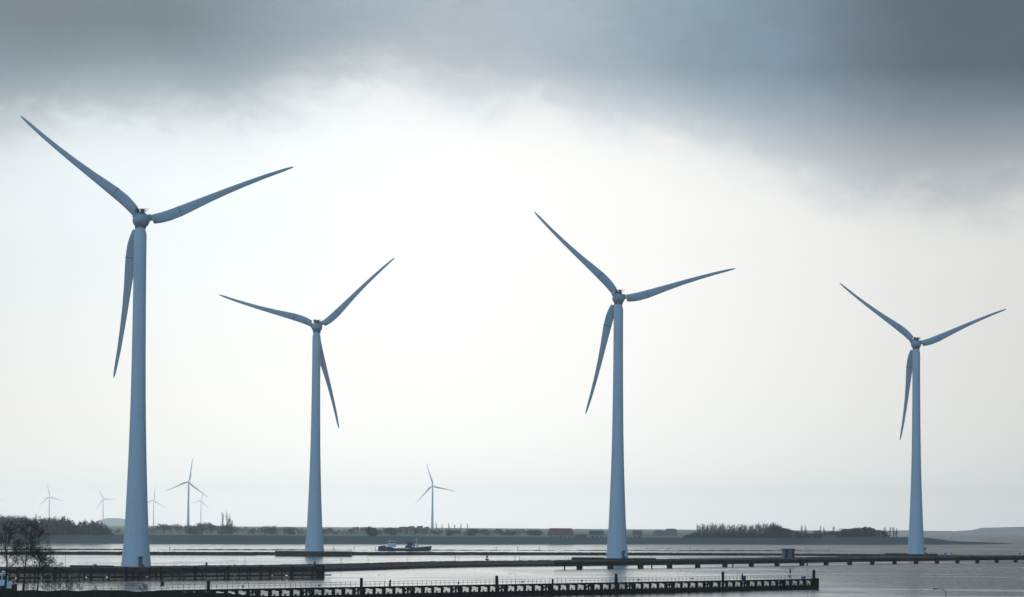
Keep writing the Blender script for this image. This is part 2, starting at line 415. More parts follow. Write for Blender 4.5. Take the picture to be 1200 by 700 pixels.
def make_turbine(label, loc, rot, door_ang, yaw=R(-1.0)):
    root = thing('wind_turbine', label, 'wind turbine', loc, 0, 'large wind turbines along the dams')
    tw = MB().lathe(TW, 56).build('tower', M_TOWER, root, smooth=True)
    if door_ang is not None:
        def pt(r, z, a): return (r*math.sin(a), -r*math.cos(a), z)
        a = door_ang; r = twr(1.4)
        d = MB(); d.box(pt(r-.02, 1.55, a), (1.1, .35, 2.3), a); d.build('door', M_HUTW, tw)
        d = MB()
        for s in (-.62, .62):
            q = Vector(pt(r+.15, 0, a))+Vector((math.cos(a), math.sin(a), 0))*s
            d.tube((q.x, q.y, 0), (q.x, q.y, 2.95), .07, .07, 8)
        d.build('door_frame', M_DARK, tw)
        d = MB(); prof = []
        c = Vector(pt(r+.1, 2.9, a)); ux = Vector((math.cos(a), math.sin(a), 0)); uy = Vector((math.sin(a), -math.cos(a), 0))
        rs = [[c+ux*(.8*math.cos(k*math.pi/10))+Vector((0, 0, .72*math.sin(k*math.pi/10)))+uy*dd for k in range(11)] for dd in (-.5, .7)]
        d.rings(rs); d.build('canopy', M_DARK, tw)
        d = MB()
        for i in range(4): q = Vector(pt(r+.75+.3*i, .45-.12*i, a))+ux*.3; d.box(tuple(q), (1.3, .32, .9-.24*i), a)
        d.build('entrance_steps', M_CONC, tw)
    H = Vector((0, 0, HUB_H))
    tilt = Matrix.Rotation(yaw, 4, 'Z') @ Matrix.Rotation(R(5), 4, 'X')
    def orient(o, off=(0, 0, 0), ang=0.0):
        mm = Matrix.Translation(H) @ tilt @ Matrix.Translation(Vector(off)) @ Matrix.Rotation(-ang, 4, 'Y')
        o.matrix_local = mm; return o
    nac = MB().lathe([(.0, -3.75), (.35, -3.7), (.9, -3.35), (1.55, -2.9), (2.15, -2.3), (2.58, -1.5), (2.80, -.6), (2.84, .4), (2.7, 1.4), (2.5, 2.2), (2.95, 2.25), (2.98, 3.1), (2.6, 3.2)], 40, axis='y').build('nacelle', M_NAC, root, smooth=True)
    orient(nac)
    ring = MB().lathe([(1.95, -3.0), (2.02, -2.4), (1.98, -1.8)], 32).build('yaw_collar', M_DARK, nac); 
    ring.location = (0, 0, 0)
    p = MB(); p.box((0, -.2, 3.05), (3.6, 2.8, .3)); p.box((-.9, .2, 3.6), (.9, .9, 1.0)); p.box((.7, .0, 3.55), (1.1, .9, .9))
    for x in (-1.6, -.8, 0, .8, 1.6):
        for y in (-1.4, 1.0): p.tube((x, y, 3.1), (x, y, 4.15), .07, .07, 6)
    for y in (-1.4, 1.0):
        p.bar((-1.75, y, 4.1), (1.75, y, 4.1), .14, .24); p.bar((-1.75, y, 3.55), (1.75, y, 3.55), .1, .24)
    for x in (-1.0, 1.0): p.tube((x, -.2, 2.4), (x, -.2, 3.1), .35, .35, 8)
    p.build('service_platform', M_DARK, nac)
    p = MB(); p.bar((1.7, -.2, 3.6), (2.7, -.2, 3.5), .12, .12); p.tube((2.1, -.2, 3.5), (2.1, -.2, 4.4), .06, .06, 6); p.tube((2.7, -.2, 3.4), (2.75, -.2, 4.3), .07, .07, 6); p.box((2.75, -.2, 4.3), (.35, .35, .18)); p.box((2.1, -.2, 4.4), (.3, .3, .12))
    p.build('wind_sensor', M_DARK, nac)
    p = MB().lathe([(.16, 4.1), (.22, 4.2), (.22, 4.5), (.05, 4.62)], 10, c=(-1.1, -.2, 0)).build('warning_light', M_DARK, nac)
    hub = MB().lathe([(2.55, 3.22), (2.75, 3.8), (2.72, 5.2), (2.3, 6.3), (1.5, 7.1), (.6, 7.5), (0, 7.6)], 40, axis='y')
    hb = hub.build('hub', M_NAC, root, smooth=True); orient(hb)
    for k in range(3):
        f = MB(); a = rot+k*2*math.pi/3; v = Vector((math.cos(a), 0, math.sin(a)))
        f.tube(Vector((0, 4.5, 0))+v*1.8, Vector((0, 4.5, 0))+v*3.6, 1.28, 1.28, 20)
        f.build('blade_flange', M_NAC, hb)
        orient(make_blade(root), (0, 4.5, 0), a)
    return root
TURB = [  # label, tip centroid col, hub row, depth, rotor angle, door angle
    ('largest white wind turbine, at the left beyond the long dark quay', 164.6, 258.5, 1372, 19.8, R(22)),
    ('wind turbine on the middle breakwater, its lowest blade right of its tower', 371.0, 383.9, 2125, 42.2, R(150)),
    ('wind turbine on the dam just right of the picture centre', 724.8, 350.0, 1830, 14.6, R(31)),
    ('rightmost white wind turbine, standing beside the end of the far grass dike', 1073.8, 403.9, 2270, 21.5, R(75))]
PADS = []
for lab, px, py, Y, rot, da in TURB:
    h = at(px, py, Y); base = Vector((h.x, h.y, h.z-HUB_H))
    make_turbine(lab, base, R(rot), da)
    PADS.append(base)
pl = ['dark edged concrete hardstand under the nearest turbine', 'concrete hardstand on the middle breakwater under the turbine with the low blade to the right',
      'long concrete hardstand on the dam under the turbine right of centre', 'concrete hardstand under the rightmost turbine beside the far dike end']
for (b, lb, (l, r_, dp)) in zip(PADS, pl, ((-22, 18, 30), (-21, 20.5, 26), (-21.5, 18, 30), (-20, 11, 30))):
    o = thing('hardstand', lb, 'foundation', (b.x, b.y, b.z), 0, 'concrete hardstands under the turbines')
    mb = MB(); mb.box(((l+r_)/2, 0, -1.23), (r_-l, dp, 2.4)); mb.build('slab', M_QTOP, o)
    for cx_, ln, hh in ((l/2-3.2, abs(l)-6.6, .5), (r_/2+3.2, r_-6.6, .3)):
        if 'breakwater' in lb: hh = .12
        MB().box((cx_, -dp/2+.3, hh/2-.03), (ln, .5, hh)).build('kerb', M_DARK, o)
    mb = MB()
    for k in range(int((r_-l)/2.5)+1): mb.tube((l+.2+k*2.5, dp/2-.4, -.03), (l+.2+k*2.5, dp/2-.4, 1.1), .035, .035, 5)
    for z in (.55, 1.1): mb.bar((l+.2, dp/2-.4, z), (r_-.2, dp/2-.4, z), .05, .05)
    mb.build('railing', M_RAIL, o)

# turbines far behind the polder
def far_turbine(label, px, py, Rpx, ang, Rm=57.85):
    Y = F_PX*Rm/Rpx; h = at(px, py, Y)
    base_z = 4.8; H = h.z-base_z
    root = thing('wind_turbine', label, 'wind turbine', (h.x, h.y, base_z), 0, 'small wind turbines far behind the polder')
    k = Rm/R_BL
    MB().lathe([(3.4, -1), (2.9, H*.25), (2.3, H*.6), (1.7, H-2.2)], 20).build('tower', M_WHITE, root, smooth=True)
    MB().lathe([(0, -4), (1.3, -3.2), (2.5, -1.5), (2.6, .5), (2.3, 2.2), (1.2, 4), (0, 4.8)], 20, c=(0, 0, H), axis='y').build('nacelle', M_WHITE, root, smooth=True)
    for q in range(3):
        mb = MB(); mb.rings([[(x*k, y*k, z*k) for x, y, z in foil(r, c*.95, le, th, blade_bend(r), R(12)*max(0, 1-r/35))] for r, c, le, th in CH])
        b = mb.build('blade', M_WHITE, root, smooth=True)
        b.matrix_local = Matrix.Translation((0, 3, H)) @ Matrix.Rotation(-R(ang+120*q), 4, 'Y')
    return root
far_turbine('small grey wind turbine behind the village trees, between the first and second big turbines', 221.1, 564.9, 29.0, 81.1)
far_turbine('small grey wind turbine on the horizon between the second and third big turbines', 507.0, 569.3, 28.0, 106.0)
far_turbine('faint hazy wind turbine rising above the bare wood at the left', 58.0, 582.0, 17.2, 101, 75.0)
far_turbine('faint hazy wind turbine immediately left of the nearest turbine tower', 121.0, 584.6, 15.2, 118, 75.0)
far_turbine('faint hazy wind turbine immediately right of the nearest turbine tower', 180.2, 586.2, 16.2, 84.5, 75.0)
far_turbine('faintest wind turbine, low and just right of the small grey one behind the village', 235.6, 587.0, 13.8, 76.5, 75.0)
far_turbine('faint wind turbine cut by the left edge of the picture with one blade tip showing', -11.5, 584.0, 15.5, -10, 75.0)

# ------------------------------------------------------------------ trees
def perp(d, rnd):
    v = Vector((rnd.uniform(-1, 1), rnd.uniform(-1, 1), rnd.uniform(-1, 1))); v = v-d*v.dot(d)
    return v.normalized() if v.length > 1e-4 else Vector((1, 0, 0))
def grow(mb, p, d, L, r, lev, rnd, spec, sides):
    """one limb of gently bending segments, with side limbs; spec per level = (children, angle, length ratio)"""
    nseg = 3; pts = [p]; q = p; dd = d
    for i in range(nseg):
        dd = (dd+perp(dd, rnd)*.16+Vector((0, 0, .05))).normalized(); q = q+dd*(L/nseg); pts.append(q)
        mb.tube(pts[-2], pts[-1], r*(1-.6*i/nseg), r*(1-.6*(i+1)/nseg), sides, cap=False)
    if lev >= len(spec): return
    n, ang, ratio, rmin = spec[lev]
    for k in range(n):
        f = .25+.75*(k+rnd.random())/n; i = min(nseg-1, int(f*nseg)); g = f*nseg-i
        b = pts[i].lerp(pts[i+1], min(1, g)); base = (pts[i+1]-pts[i]).normalized()
        a = ang*rnd.uniform(.7, 1.25)
        nd = (base*math.cos(a)+perp(base, rnd)*math.sin(a)).normalized()
        grow(mb, b, nd, L*ratio*rnd.uniform(.7, 1.15)*(1.15-.5*f), max(rmin, r*.5), lev+1, rnd, spec, 3 if lev else 4)
def bare_tree_meshes(h, seed, spec, trunk_r, clear=.22, lean=.05):
    rnd = random.Random(seed); tr = MB(); cr = MB()
    d = Vector((rnd.uniform(-lean, lean), rnd.uniform(-lean, lean), 1)).normalized()
    pts = [Vector((0, 0, -.4))]
    nseg = 6
    for i in range(nseg):
        d = (d+perp(d, rnd)*.07+Vector((0, 0, .08))).normalized(); pts.append(pts[-1]+d*(h*.62/nseg))
    for i in range(nseg):
        tr.tube(pts[i], pts[i+1], trunk_r*(1-.75*i/nseg), trunk_r*(1-.75*(i+1)/nseg), 7, cap=False)
    n, ang, ratio, rmin = spec[0]
    for k in range(n):
        f = clear+(1-clear)*(k+rnd.random())/n; x = f*nseg; i = min(nseg-1, int(x))
        b = pts[i].lerp(pts[i+1], min(1, x-i)); a = ang*rnd.uniform(.7, 1.2)*(1.1-.5*f)
        base = (pts[i+1]-pts[i]).normalized()
        nd = (base*math.cos(a)+perp(base, rnd)*math.sin(a)).normalized()
        grow(cr, b, nd, h*ratio*rnd.uniform(.75, 1.1)*(1.15-.45*f), max(rmin, trunk_r*.35*(1.1-.6*f)), 1, rnd, spec, 4)
    return tr, cr
class Tree:
    def __init__(s, name, tr, cr, mcr): 
        s.name = name; s.tr, s.cr, s.mcr = tr, cr, mcr; s.t0 = None; s.h = sorted(v[2] for v in cr.v)[int(len(cr.v)*.985)]
    def place(s, loc, sc, label, cat, group=None, rz=None, wide=1.0):
        if s.t0 is None:
            o = thing(s.name, label, cat, loc); s.t0 = o
            if s.tr: s.tr.build('trunk', M_BARK, o)
            s.cr.build('crown' if s.tr else 'foliage', s.mcr, o)
        else:
            o = s.t0.copy(); COL.objects.link(o); o.location = loc
            for ch in kids(s.t0):
                c = ch.copy(); COL.objects.link(c); c.parent = o
        o['label'] = label; o['category'] = cat
        if group: o['group'] = group
        elif 'group' in o: del o['group']
        o.rotation_euler.z = random.uniform(0, 6.28) if rz is None else rz
        o.scale = (sc*wide, sc*wide, sc)
        return o
def far_bare(h, seed, kind):
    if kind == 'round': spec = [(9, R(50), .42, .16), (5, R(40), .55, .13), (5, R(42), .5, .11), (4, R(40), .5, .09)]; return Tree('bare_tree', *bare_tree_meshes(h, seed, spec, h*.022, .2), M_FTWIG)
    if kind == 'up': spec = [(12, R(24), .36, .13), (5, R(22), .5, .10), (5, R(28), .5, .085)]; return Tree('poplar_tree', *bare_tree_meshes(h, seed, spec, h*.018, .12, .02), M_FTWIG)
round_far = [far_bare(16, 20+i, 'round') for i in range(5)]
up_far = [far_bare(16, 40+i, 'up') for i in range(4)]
def leaf_ball(seed, rx, rz, n=900, leaf=.45, shape=1.0):
    rnd = random.Random(seed); mb = MB()
    lobes = [(Vector((rnd.uniform(-.45, .45)*rx, rnd.uniform(-.45, .45)*rx, rz*rnd.uniform(.35, 1.35))), rnd.uniform(.38, .62)) for _ in range(9)]
    for _ in range(n):
        c, s_ = rnd.choice(lobes); v = Vector((rnd.gauss(0, 1), rnd.gauss(0, 1), rnd.gauss(0, 1))).normalized()*(rnd.random()**.4)
        p = c+Vector((v.x*rx*s_, v.y*rx*s_, v.z*rz*s_*.9)); 
        if p.z < .1: p.z = rnd.uniform(.1, .8)
        a = perp(Vector((0, 0, 1)), rnd); b = perp(a, rnd); L = leaf*rnd.uniform(.6, 1.4)
        mb.add([p-a*L-b*L*.5, p+a*L-b*L*.5, p+a*L*.6+b*L*.7, p-a*L*.5+b*L*.6], [(0, 1, 2, 3)])
    return mb
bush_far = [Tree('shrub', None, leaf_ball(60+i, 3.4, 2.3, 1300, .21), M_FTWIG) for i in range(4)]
green_round = Tree('evergreen_tree', MB().tube((0, 0, -.3), (0, 0, 4), .35, .2, 7), leaf_ball(77, 3.6, 4.2, 1800, .45), M_LEAF)
def on_land(px, Yadd, zbase=None):
    Y = dY(min(px, 1180))+Yadd
    return put(px, Y, 4.8 if zbase is None else zbase)
def tree_to(T, px, Yadd, top_row, h0, label, cat, group, wide=1.0):
    """a tree standing behind the dike whose top reaches the photo's row"""
    p = on_land(px, Yadd); top = at(px, top_row, p.y).z; sc = max(.2, (top-p.z)/T.h)
    return T.place(p, sc, label, cat, group, wide=wide*random.uniform(.9, 1.1))
rt = random.Random(5)
# wood at the left on the dike
wood_top = [(-40, 607), (0, 604), (10, 606), (22, 603), (42, 608), (60, 605), (72, 605), (80, 606), (82, 612), (90, 613), (98, 609), (108, 612), (113, 608), (120, 611), (126, 618), (133, 621)]
x = -30.0
while x < 131:
    k = rt.choice(round_far+up_far[:2]) if x < 95 else rt.choice(round_far+up_far)
    tree_to(k, x+rt.uniform(-1, 1), rt.uniform(45, 160), interp(wood_top, x)+rt.uniform(-1.0, 3.5), 15.5, 'bare tree in the dense dark wood on the dike at the left', 'tree', 'bare trees of the wood on the dike at the left', .95)
    x += rt.uniform(1.6, 2.9)
x = -30.0
while x < 134:
    tree_to(rt.choice(bush_far), x, rt.uniform(40, 120), interp(wood_top, x)+rt.uniform(5, 12), 4.9, 'brown shrub in the undergrowth of the wood at the left', 'shrub', 'shrubs under the wood on the dike at the left', 1.1)
    x += rt.uniform(1.8, 2.8)
# tree row right of the third turbine
row_top = [(815, 618), (818, 614.5), (830, 614), (845, 613.8), (860, 615), (875, 614), (890, 614.5), (905, 613), (912, 614), (918, 619)]
x = 818.0
while x < 914:
    tree_to(rt.choice(up_far+round_far[:2]), x, rt.uniform(45, 120), interp(row_top, x)+rt.uniform(-.8, 2.5), 15.8, 'bare upright tree in the long row on the dike right of the third turbine', 'tree', 'upright bare trees in the long row right of centre', .6)
    x += rt.uniform(1.1, 2.0)
x = 803.0
while x < 918:
    tree_to(rt.choice(bush_far), x, rt.uniform(42, 90), (626.5 if x < 816 else 625)+rt.uniform(-1, 2.5), 4.9, 'low brown shrub at the foot of the long tree row right of centre', 'shrub', 'shrubs at the foot of the long tree row', 1.0)
    x += rt.uniform(2.2, 3.6)
# wooded mound further right
md = [(912, 617), (925, 622), (940, 625), (975, 623), (985, 621), (1000, 620.3), (1009, 619.3), (1020, 619.5), (1030, 622), (1038, 626)]
x = 912.0
while x < 1037:
    tree_to(rt.choice(bush_far+round_far[:2]), x, rt.uniform(40, 130), interp(md, x)+rt.uniform(-.3, 3), 6 if rt.random() < .7 else 15.5, 'dark leafless bush or low tree on the wooded mound left of the rightmost turbine', 'tree', 'bushes and low trees on the mound left of the rightmost turbine', 1.25)
    x += rt.uniform(1.5, 2.6)
for px_, tp in ((940, 615), (944, 616), (961.5, 616.5), (966.5, 618), (977, 617)):
    tree_to(rt.choice(up_far), px_, 90, tp, 15.8, 'slim bare tree standing up among the low farm buildings right of the tree row', 'tree', 'slim trees among the farm buildings', .6)
for px_, tp in ((1038, 617.5), (1043, 618), (1047, 617.5), (1050.5, 619)):
    tree_to(up_far[int(px_) % 4], px_, 45, tp, 15.8, 'poplar in the short row at the end of the dike, next to the rightmost tower', 'tree', 'poplars beside the rightmost tower', .75)
# village trees
vil = [(132, 621), (150, 618), (178, 618), (186, 614), (192, 615), (200, 614), (212, 615), (222, 616), (232, 616), (245, 613.5), (258, 615), (285, 617), (300, 618), (312, 616), (322, 617), (335, 619), (350, 619), (380, 620), (400, 620.5), (430, 621), (465, 619), (485, 618), (500, 619), (520, 620), (545, 621), (570, 620), (590, 621), (615, 620), (632, 622), (640, 623)]
x = 134.0
while x < 638:
    if not (141 < x < 175):
        Yd = rt.uniform(900, 3200)
        T = rt.choice(round_far+round_far+up_far[:1]+bush_far[:2])
        tree_to(T, x, Yd, interp(vil, x)+rt.uniform(-1.0, 3.2), 15.5 if T.tr else 4.9, 'hazy bare tree among the village houses far behind the dike', 'tree', 'hazy trees of the village behind the dike', 1.0 if T.tr else 1.3)
    x += rt.uniform(1.0, 2.1)
for px_, tp, ya in ((261, 600.5, 700), (266.3, 599.5, 720), (268.6, 601.5, 760)):
    tree_to(up_far[int(px_) % 4], px_, ya, tp, 15.8, 'tall slim poplar standing well above the village trees', 'tree', 'three tall poplars in the village', .3)
tree_to(round_far[1], 271, 700, 608, 15.5, 'rounded bare tree against the right side of the three tall poplars', 'tree', None, .6)
for px_, tp in ((511, 612.5), (518, 614), (526, 612.5), (533, 614.5), (540, 613), (547.5, 613)):
    tree_to(up_far[int(px_) % 4], px_, 3200, tp, 15.8, 'very faint poplar on the horizon right of the small central turbine', 'tree', 'faint poplars on the horizon', .5)
tree_to(green_round, 435.5, 620, 618.6, 9.4, 'dense round-crowned tree above the dike left of the work ship', 'tree', None, 1.02)

# near bare trees on the bank at the lower left
near_spec = [(13, R(52), .42, .06), (6, R(42), .56, .034), (5, R(45), .58, .022), (6, R(45), .58, .016), (3, R(42), .6, .012)]
for i, (px_, Y, hgt, seed, lab) in enumerate((
        (27, 800, 17.0, 101, 'bare dark tree leaning on the near bank, the taller one beside the moored boat'),
        (6, 806, 17.5, 202, 'bare dark tree cut by the left edge of the picture, above the moored boat'),
        (44, 803, 11.0, 303, 'bare dark smaller tree, rightmost of the trees on the near bank'))):
    tr, cr = bare_tree_meshes(hgt, seed, near_spec, hgt*.014, .26, .15)
    Tree('bare_tree', tr, cr, M_TWIG).place(put(px_, Y, 2.8), 1.0, lab, 'tree', None, rz=i*1.3, wide=1.12)
shrub_spec = [(14, R(55), .5, .02), (6, R(40), .55, .014), (5, R(38), .5, .010)]
shr = [bare_tree_meshes(2.6, 400+i, shrub_spec, .05, .02, .3) for i in range(3)]
shr_T = [Tree('bare_shrub', a, b, M_TWIG) for a, b in shr]
for j, (px_, sc) in enumerate(((33, 1.3), (42, 1.0), (52, 1.4), (60, 1.5), (66, 1.2), (72, 1.0), (78, 1.7), (86, 1.3), (94, .9), (112, .6), (131, .5), (167, 1.0), (172, .8), (205, .4))):
    shr_T[j % 3].place(put(px_, 806+(j % 3)*2, 2.7), sc, 'leafless twiggy shrub growing along the edge of the near dark bank', 'shrub', 'leafless shrubs on the near bank')

# ------------------------------------------------------------------ buildings behind the dike
def house(name, label, px0, px1, ridge_row, Yadd, wallf=.5, M1=M_WALL, M2=M_ROOFR, hip=.12, depth=9, chim=True, cat='house', group=None):
    pc = on_land((px0+px1)/2, Yadd); W = (px1-px0)*pc.y/F_PX; H = at((px0+px1)/2, ridge_row, pc.y).z-pc.z
    o = thing(name, label, cat, pc, 0, group); hw = H*wallf
    MB().box((0, 0, hw/2-.2), (W*.96, depth, hw+.4)).build('wall', M1, o)
    ov = W/2; d = depth/2+.5; i = W/2-W*hip
    r = MB(); r.add([(-ov, -d, hw-.05), (ov, -d, hw-.05), (ov, d, hw-.05), (-ov, d, hw-.05), (-i, 0, H), (i, 0, H)], [(0, 1, 5, 4), (2, 3, 4, 5), (1, 2, 5), (3, 0, 4), (3, 2, 1, 0)])
    ro = r.build('roof', M2, o)
    if chim: MB().box((i*.6, .6, H+.1), (.9, .9, 1.6)).build('chimney', M_BRICK, ro)
    for k in range(max(1, int(W/5))):
        x = -W*.4+W*.8*(k+.5)/max(1, int(W/5))
        MB().box((x, -depth/2-.02, hw*.5), (1.3, .1, 1.3)).build('window', M_GLASS, o)
    return o
house('farm_barn', 'broad farm barn with a red hipped roof on the dike left of the third turbine', 641, 673, 619.2, 110, .38, M_WALL, M_ROOFR, .10, 16, False, 'barn')
house('cottage', 'small hazy house with a red roof just right of the third turbine tower', 741, 753, 621.8, 120, .5, M_WALL, M_ROOFR, .04, 8, False)
house('farmhouse', 'low pale house with a grey roof between the red barn and the third turbine', 690, 708, 622.0, 150, .55, M_WALL, M_ROOFG, .03, 9, False)
house('shed', 'low dark shed beside the red barn, left of the pale house', 673.5, 688, 626.4, 120, .6, M_BRICK, M_ROOFG, .05, 7, False, 'shed')
vh = [(149, 155, 620), (161, 169, 619), (175, 182, 620), (413, 421, 617.8), (422, 430, 618), (467, 476, 617.5), (478, 486, 616.8), (488, 496, 616.6), (497, 503, 617.6), (216, 221, 622), (238, 246, 621)]
for a, b, rw in vh:
    house('village_house', 'hazy village house with a reddish pitched roof among the trees behind the dike', a, b, rw, 1500+rt.uniform(-200, 300), .5, M_WALL, rt.choice([M_ROOFR, M_ROOFR, M_ROOFR]), .06, 8, True, 'house', 'hazy village houses behind the dike')
# pale storage halls far off
p = on_land(783, 1900); o = thing('storage_hall', 'large hazy storage hall with a curved roof on the field right of the third turbine', 'hall', p)
for nm, a, b, rw in (('main_hall', 779, 794, 619.6), ('side_hall', 765, 779, 621.6)):
    W = (b-a)*p.y/F_PX; H = at((a+b)/2, rw, p.y).z-p.z; x0 = ((a+b)/2-783)*p.y/F_PX
    rs = [[(x0+W/2*math.copysign(abs(math.cos(q))**.4, math.cos(q)), yy, H*(math.sin(q)**.5 if math.sin(q) > 0 else 0)) for q in [k*math.pi/12 for k in range(13)]] for yy in (0, 30)]
    MB().rings(rs).build(nm, M_HUTW, o)
# farm buildings beyond the tree row
house('farm_shed', 'long dark farm shed with a low roof right of the bare tree row', 914, 932, 623.6, 60, .5, M_BRICK, M_ROOFG, .05, 10, False, 'shed')
house('farm_shed', 'wide low farm shed with a pale front left of the square block', 933, 953, 626.0, 60, .5, M_WALL, M_ROOFG, .04, 10, False, 'shed')
p = on_land(957.3, 70); H = at(957, 621.8, p.y).z-p.z
o = thing('square_block', 'square flat-roofed dark building block among the farm sheds at the right', 'building', p)
MB().box((0, 0, H/2-.3), (6.4, 6.4, H)).build('wall', M_BRICK, o); MB().box((0, 0, H-.15), (6.8, 6.8, .35)).build('roof', M_ROOFG, o)
house('farm_shed', 'low grey-roofed farm shed in front of the wooded mound', 963, 981, 627.2, 55, .55, M_WALL, M_ROOFG, .04, 9, False, 'shed')
house('farmhouse', 'low house with a pale roof edge at the right foot of the wooded mound', 1021, 1034, 625.0, 52, .55, M_WALL, M_ROOFG, .05, 9, False)

# ------------------------------------------------------------------ left quay wall
QA, QB = ground(-70, 682.6), ground(379.3, 677.6)
QA.z = QB.z = 0
qd = (QB-QA); QL = qd.length; qa = math.atan2(qd.y, qd.x)
q = thing('quay_wall', 'long dark planked guide quay in the water in front of the nearest turbine', 'quay', QA, qa)
QH = 3.8
mb = MB(); mb.box((QL/2, 2.6, QH-.45), (QL, 5.0, .9)); mb.build('deck', M_QTOP, q)
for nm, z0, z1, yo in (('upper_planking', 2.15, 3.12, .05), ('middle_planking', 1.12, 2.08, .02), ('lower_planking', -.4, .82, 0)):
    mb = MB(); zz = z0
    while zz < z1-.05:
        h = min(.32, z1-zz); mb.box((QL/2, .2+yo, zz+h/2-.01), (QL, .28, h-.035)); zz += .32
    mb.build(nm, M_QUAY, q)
npile = int(QL/5.2)
for k in range(npile+1):
    x = min(QL-.25, .25+k*(QL-.5)/npile); big_ = k % 3 == 0
    MB().box((x, -.08, 1.55 if not big_ else 1.75), (.75 if big_ else .3, .42 if big_ else .2, 3.9 if not big_ else 4.5)).build('pile', M_TIMBER, q)
for k in range(npile//2+1): # rear row of piles
    MB().tube((.5+k*(QL-1)/(npile//2), 4.4, -.8), (.5+k*(QL-1)/(npile//2), 4.4, 3.2), .3, .3, 8).build('rear_pile', M_TIMBER, q)
mb = MB(); mb.box((QL-.35, 1.2, 1.9), (.7, 2.9, 4.4)); mb.build('end_post', M_TIMBER, q)
# gaps in the slot closed by short boards here and there
rq = random.Random(8); mb = MB(); xx = 0
while xx < QL:
    L = rq.uniform(3, 9)
    mb.box((xx+L/2, .36, .95), (L, .12, .42)); xx += L+rq.choice([.15, .3, .5, 1.2, .1])
mb.build('slot_boards', M_QUAY, q)
def on_quay(px, y=1.0):
    """point on the quay top seen in column px"""
    lo, hi = 0, QL
    for _ in range(40):
        mdl = (lo+hi)/2; P = QA+qd.normalized()*mdl
        if proj((P.x, P.y, QH))[0] < px: lo = mdl
        else: hi = mdl
    P = QA+qd.normalized()*lo; n = Vector((-qd.y, qd.x, 0)).normalized()
    P = P+n*y; P.z = QH; return P
def bollard(P, h, r, label, name='mooring_post', M=M_DARK, cat='post', group=None):
    o = thing(name, label, cat, P, 0, group)
    MB().lathe([(r, -.05), (r, h*.9), (r*1.12, h*.9), (r*1.12, h)], 14).build('shaft', M, o)
    MB().lathe([(r*1.12, h), (r*.9, h+.06), (0, h+.08)], 14).build('cap', M_HUTW, o)
    return o
bollard(on_quay(114.5), 1.0, .45, 'short dark block post on the quay top in front of the nearest turbine')
bollard(on_quay(244.8), 1.35, .32, 'stout dark post on the middle of the quay top')
bollard(on_quay(277.8), .75, .16, 'thin short dark post on the quay top under a lamp arm')
bollard(on_quay(371.6), 1.45, .34, 'stout dark post near the right end of the quay')
bollard(on_quay(336.5), .95, .10, 'slim dark stake on the quay right of its middle')
def mast(P, h, label, name='light_mast', arm=0.0, group=None, r=.06, M=M_RAIL, up=0.0):
    o = thing(name, label, 'lamp post', P, 0, group)
    MB().tube((0, 0, -.05), (0, 0, h), r, r*.6, 8).build('pole', M, o)
    if arm:
        mb = MB(); pts = [Vector((arm*(1-math.cos(a))/1, 0, h+up*math.sin(a)-.05)) for a in [i*math.pi/2/6 for i in range(7)]]
        for a, b in zip(pts, pts[1:]): mb.tube(a, b, r*.65, r*.65, 6)
        mb.build('arm', M, o)
        MB().box((arm*1.12, 0, h+up-.08), (abs(arm)*.4, .2, .12)).build('lamp_head', M, o)
    else:
        MB().lathe([(r*1.1, h), (r*2.0, h+.08), (r*2.0, h+.25), (r*.6, h+.33)], 8).build('lamp_head', M, o)
    return o
gm = 'thin lamp masts on the quay and the dam'
def mrow(P, row): return max(.8, at(proj(P)[0], row, P.y).z-P.z)
for px_, row, lab in ((85.5, 649.5, 'thin mast at the left corner of the nearest hardstand'), (295.5, 648.5, 'tall thin mast on the quay between two posts')):
    P = on_quay(px_, 3); mast(P, mrow(P, row), lab, group=gm, r=.05)
for px_, row, lab in ((216, 658.3, 'faint curved lamp at the right end of the nearest hardstand'), (278, 656.3, 'curved lamp arm above the thin short post on the quay')):
    P = on_quay(px_, 4); mast(P, mrow(P, row+.5), lab, arm=1.6, group=gm, r=.035, up=.15)
for px_, row, lab in ((432, 650, 'thin mast on the dam left of the work ship'), (478.3, 650, 'thin mast on the dam below the work ship'), (662.5, 648, 'thin mast on the dam left of the third turbine'), (851.5, 643, 'thin mast on the dam left of the small hut'), (538, 652.5, 'thin short mast on the dam left of the buoy')):
    P = e4(px_); P.y -= 8; mast(P, mrow(P, row), lab, group=gm, r=.05)

# ------------------------------------------------------------------ right guide wall on piers
GA, GB = ground(680, 667.0), ground(1169, 659.5); gd = (GB-GA).normalized(); sp = (GB-GA).length/17
G0 = GA-gd*sp*.65; GL = sp*22; ga = math.atan2(gd.y, gd.x)
g = thing('guide_wall', 'long dark beam guide wall standing on piers in front of the dam at the right', 'guide wall', (G0.x, G0.y, 0), ga)
mb = MB(); mb.box((GL/2, 1.2, 2.9), (GL, 2.6, .36)); mb.build('deck', M_QTOP, g)
mb = MB()
for z in (1.35, 1.72, 2.09, 2.46): mb.box((GL/2, .1, z+.17), (GL, .3, .34))
mb.build('fender_beam', M_QUAY, g)
mb = MB(); mb.box((GL/2, 2.2, 2.0), (GL, .3, 1.4)); mb.build('rear_beam', M_QUAY, g)
for k in range(22):
    x = sp*(.65+k)
    p_ = MB(); p_.box((x, .5, .65), (2.3, 1.3, 2.5)); pr = p_.build('pier', M_TIMBER, g)
    MB().tube((x+2.6, .6, -.6), (x+2.6, .6, 1.9), .36, .36, 10).build('pier_post', M_TIMBER, g)
for px_ in (660.5, 763, 858, 945):
    lo, hi = 0, GL
    for _ in range(40):
        mdl = (lo+hi)/2; P = G0+gd*mdl
        if proj((P.x, P.y, 1))[0] < px_: lo = mdl
        else: hi = mdl
    MB().tube((lo, -.35, -.6), (lo, -.35, 2.6), .3, .3, 10).build('mooring_stake', M_TIMBER, g)
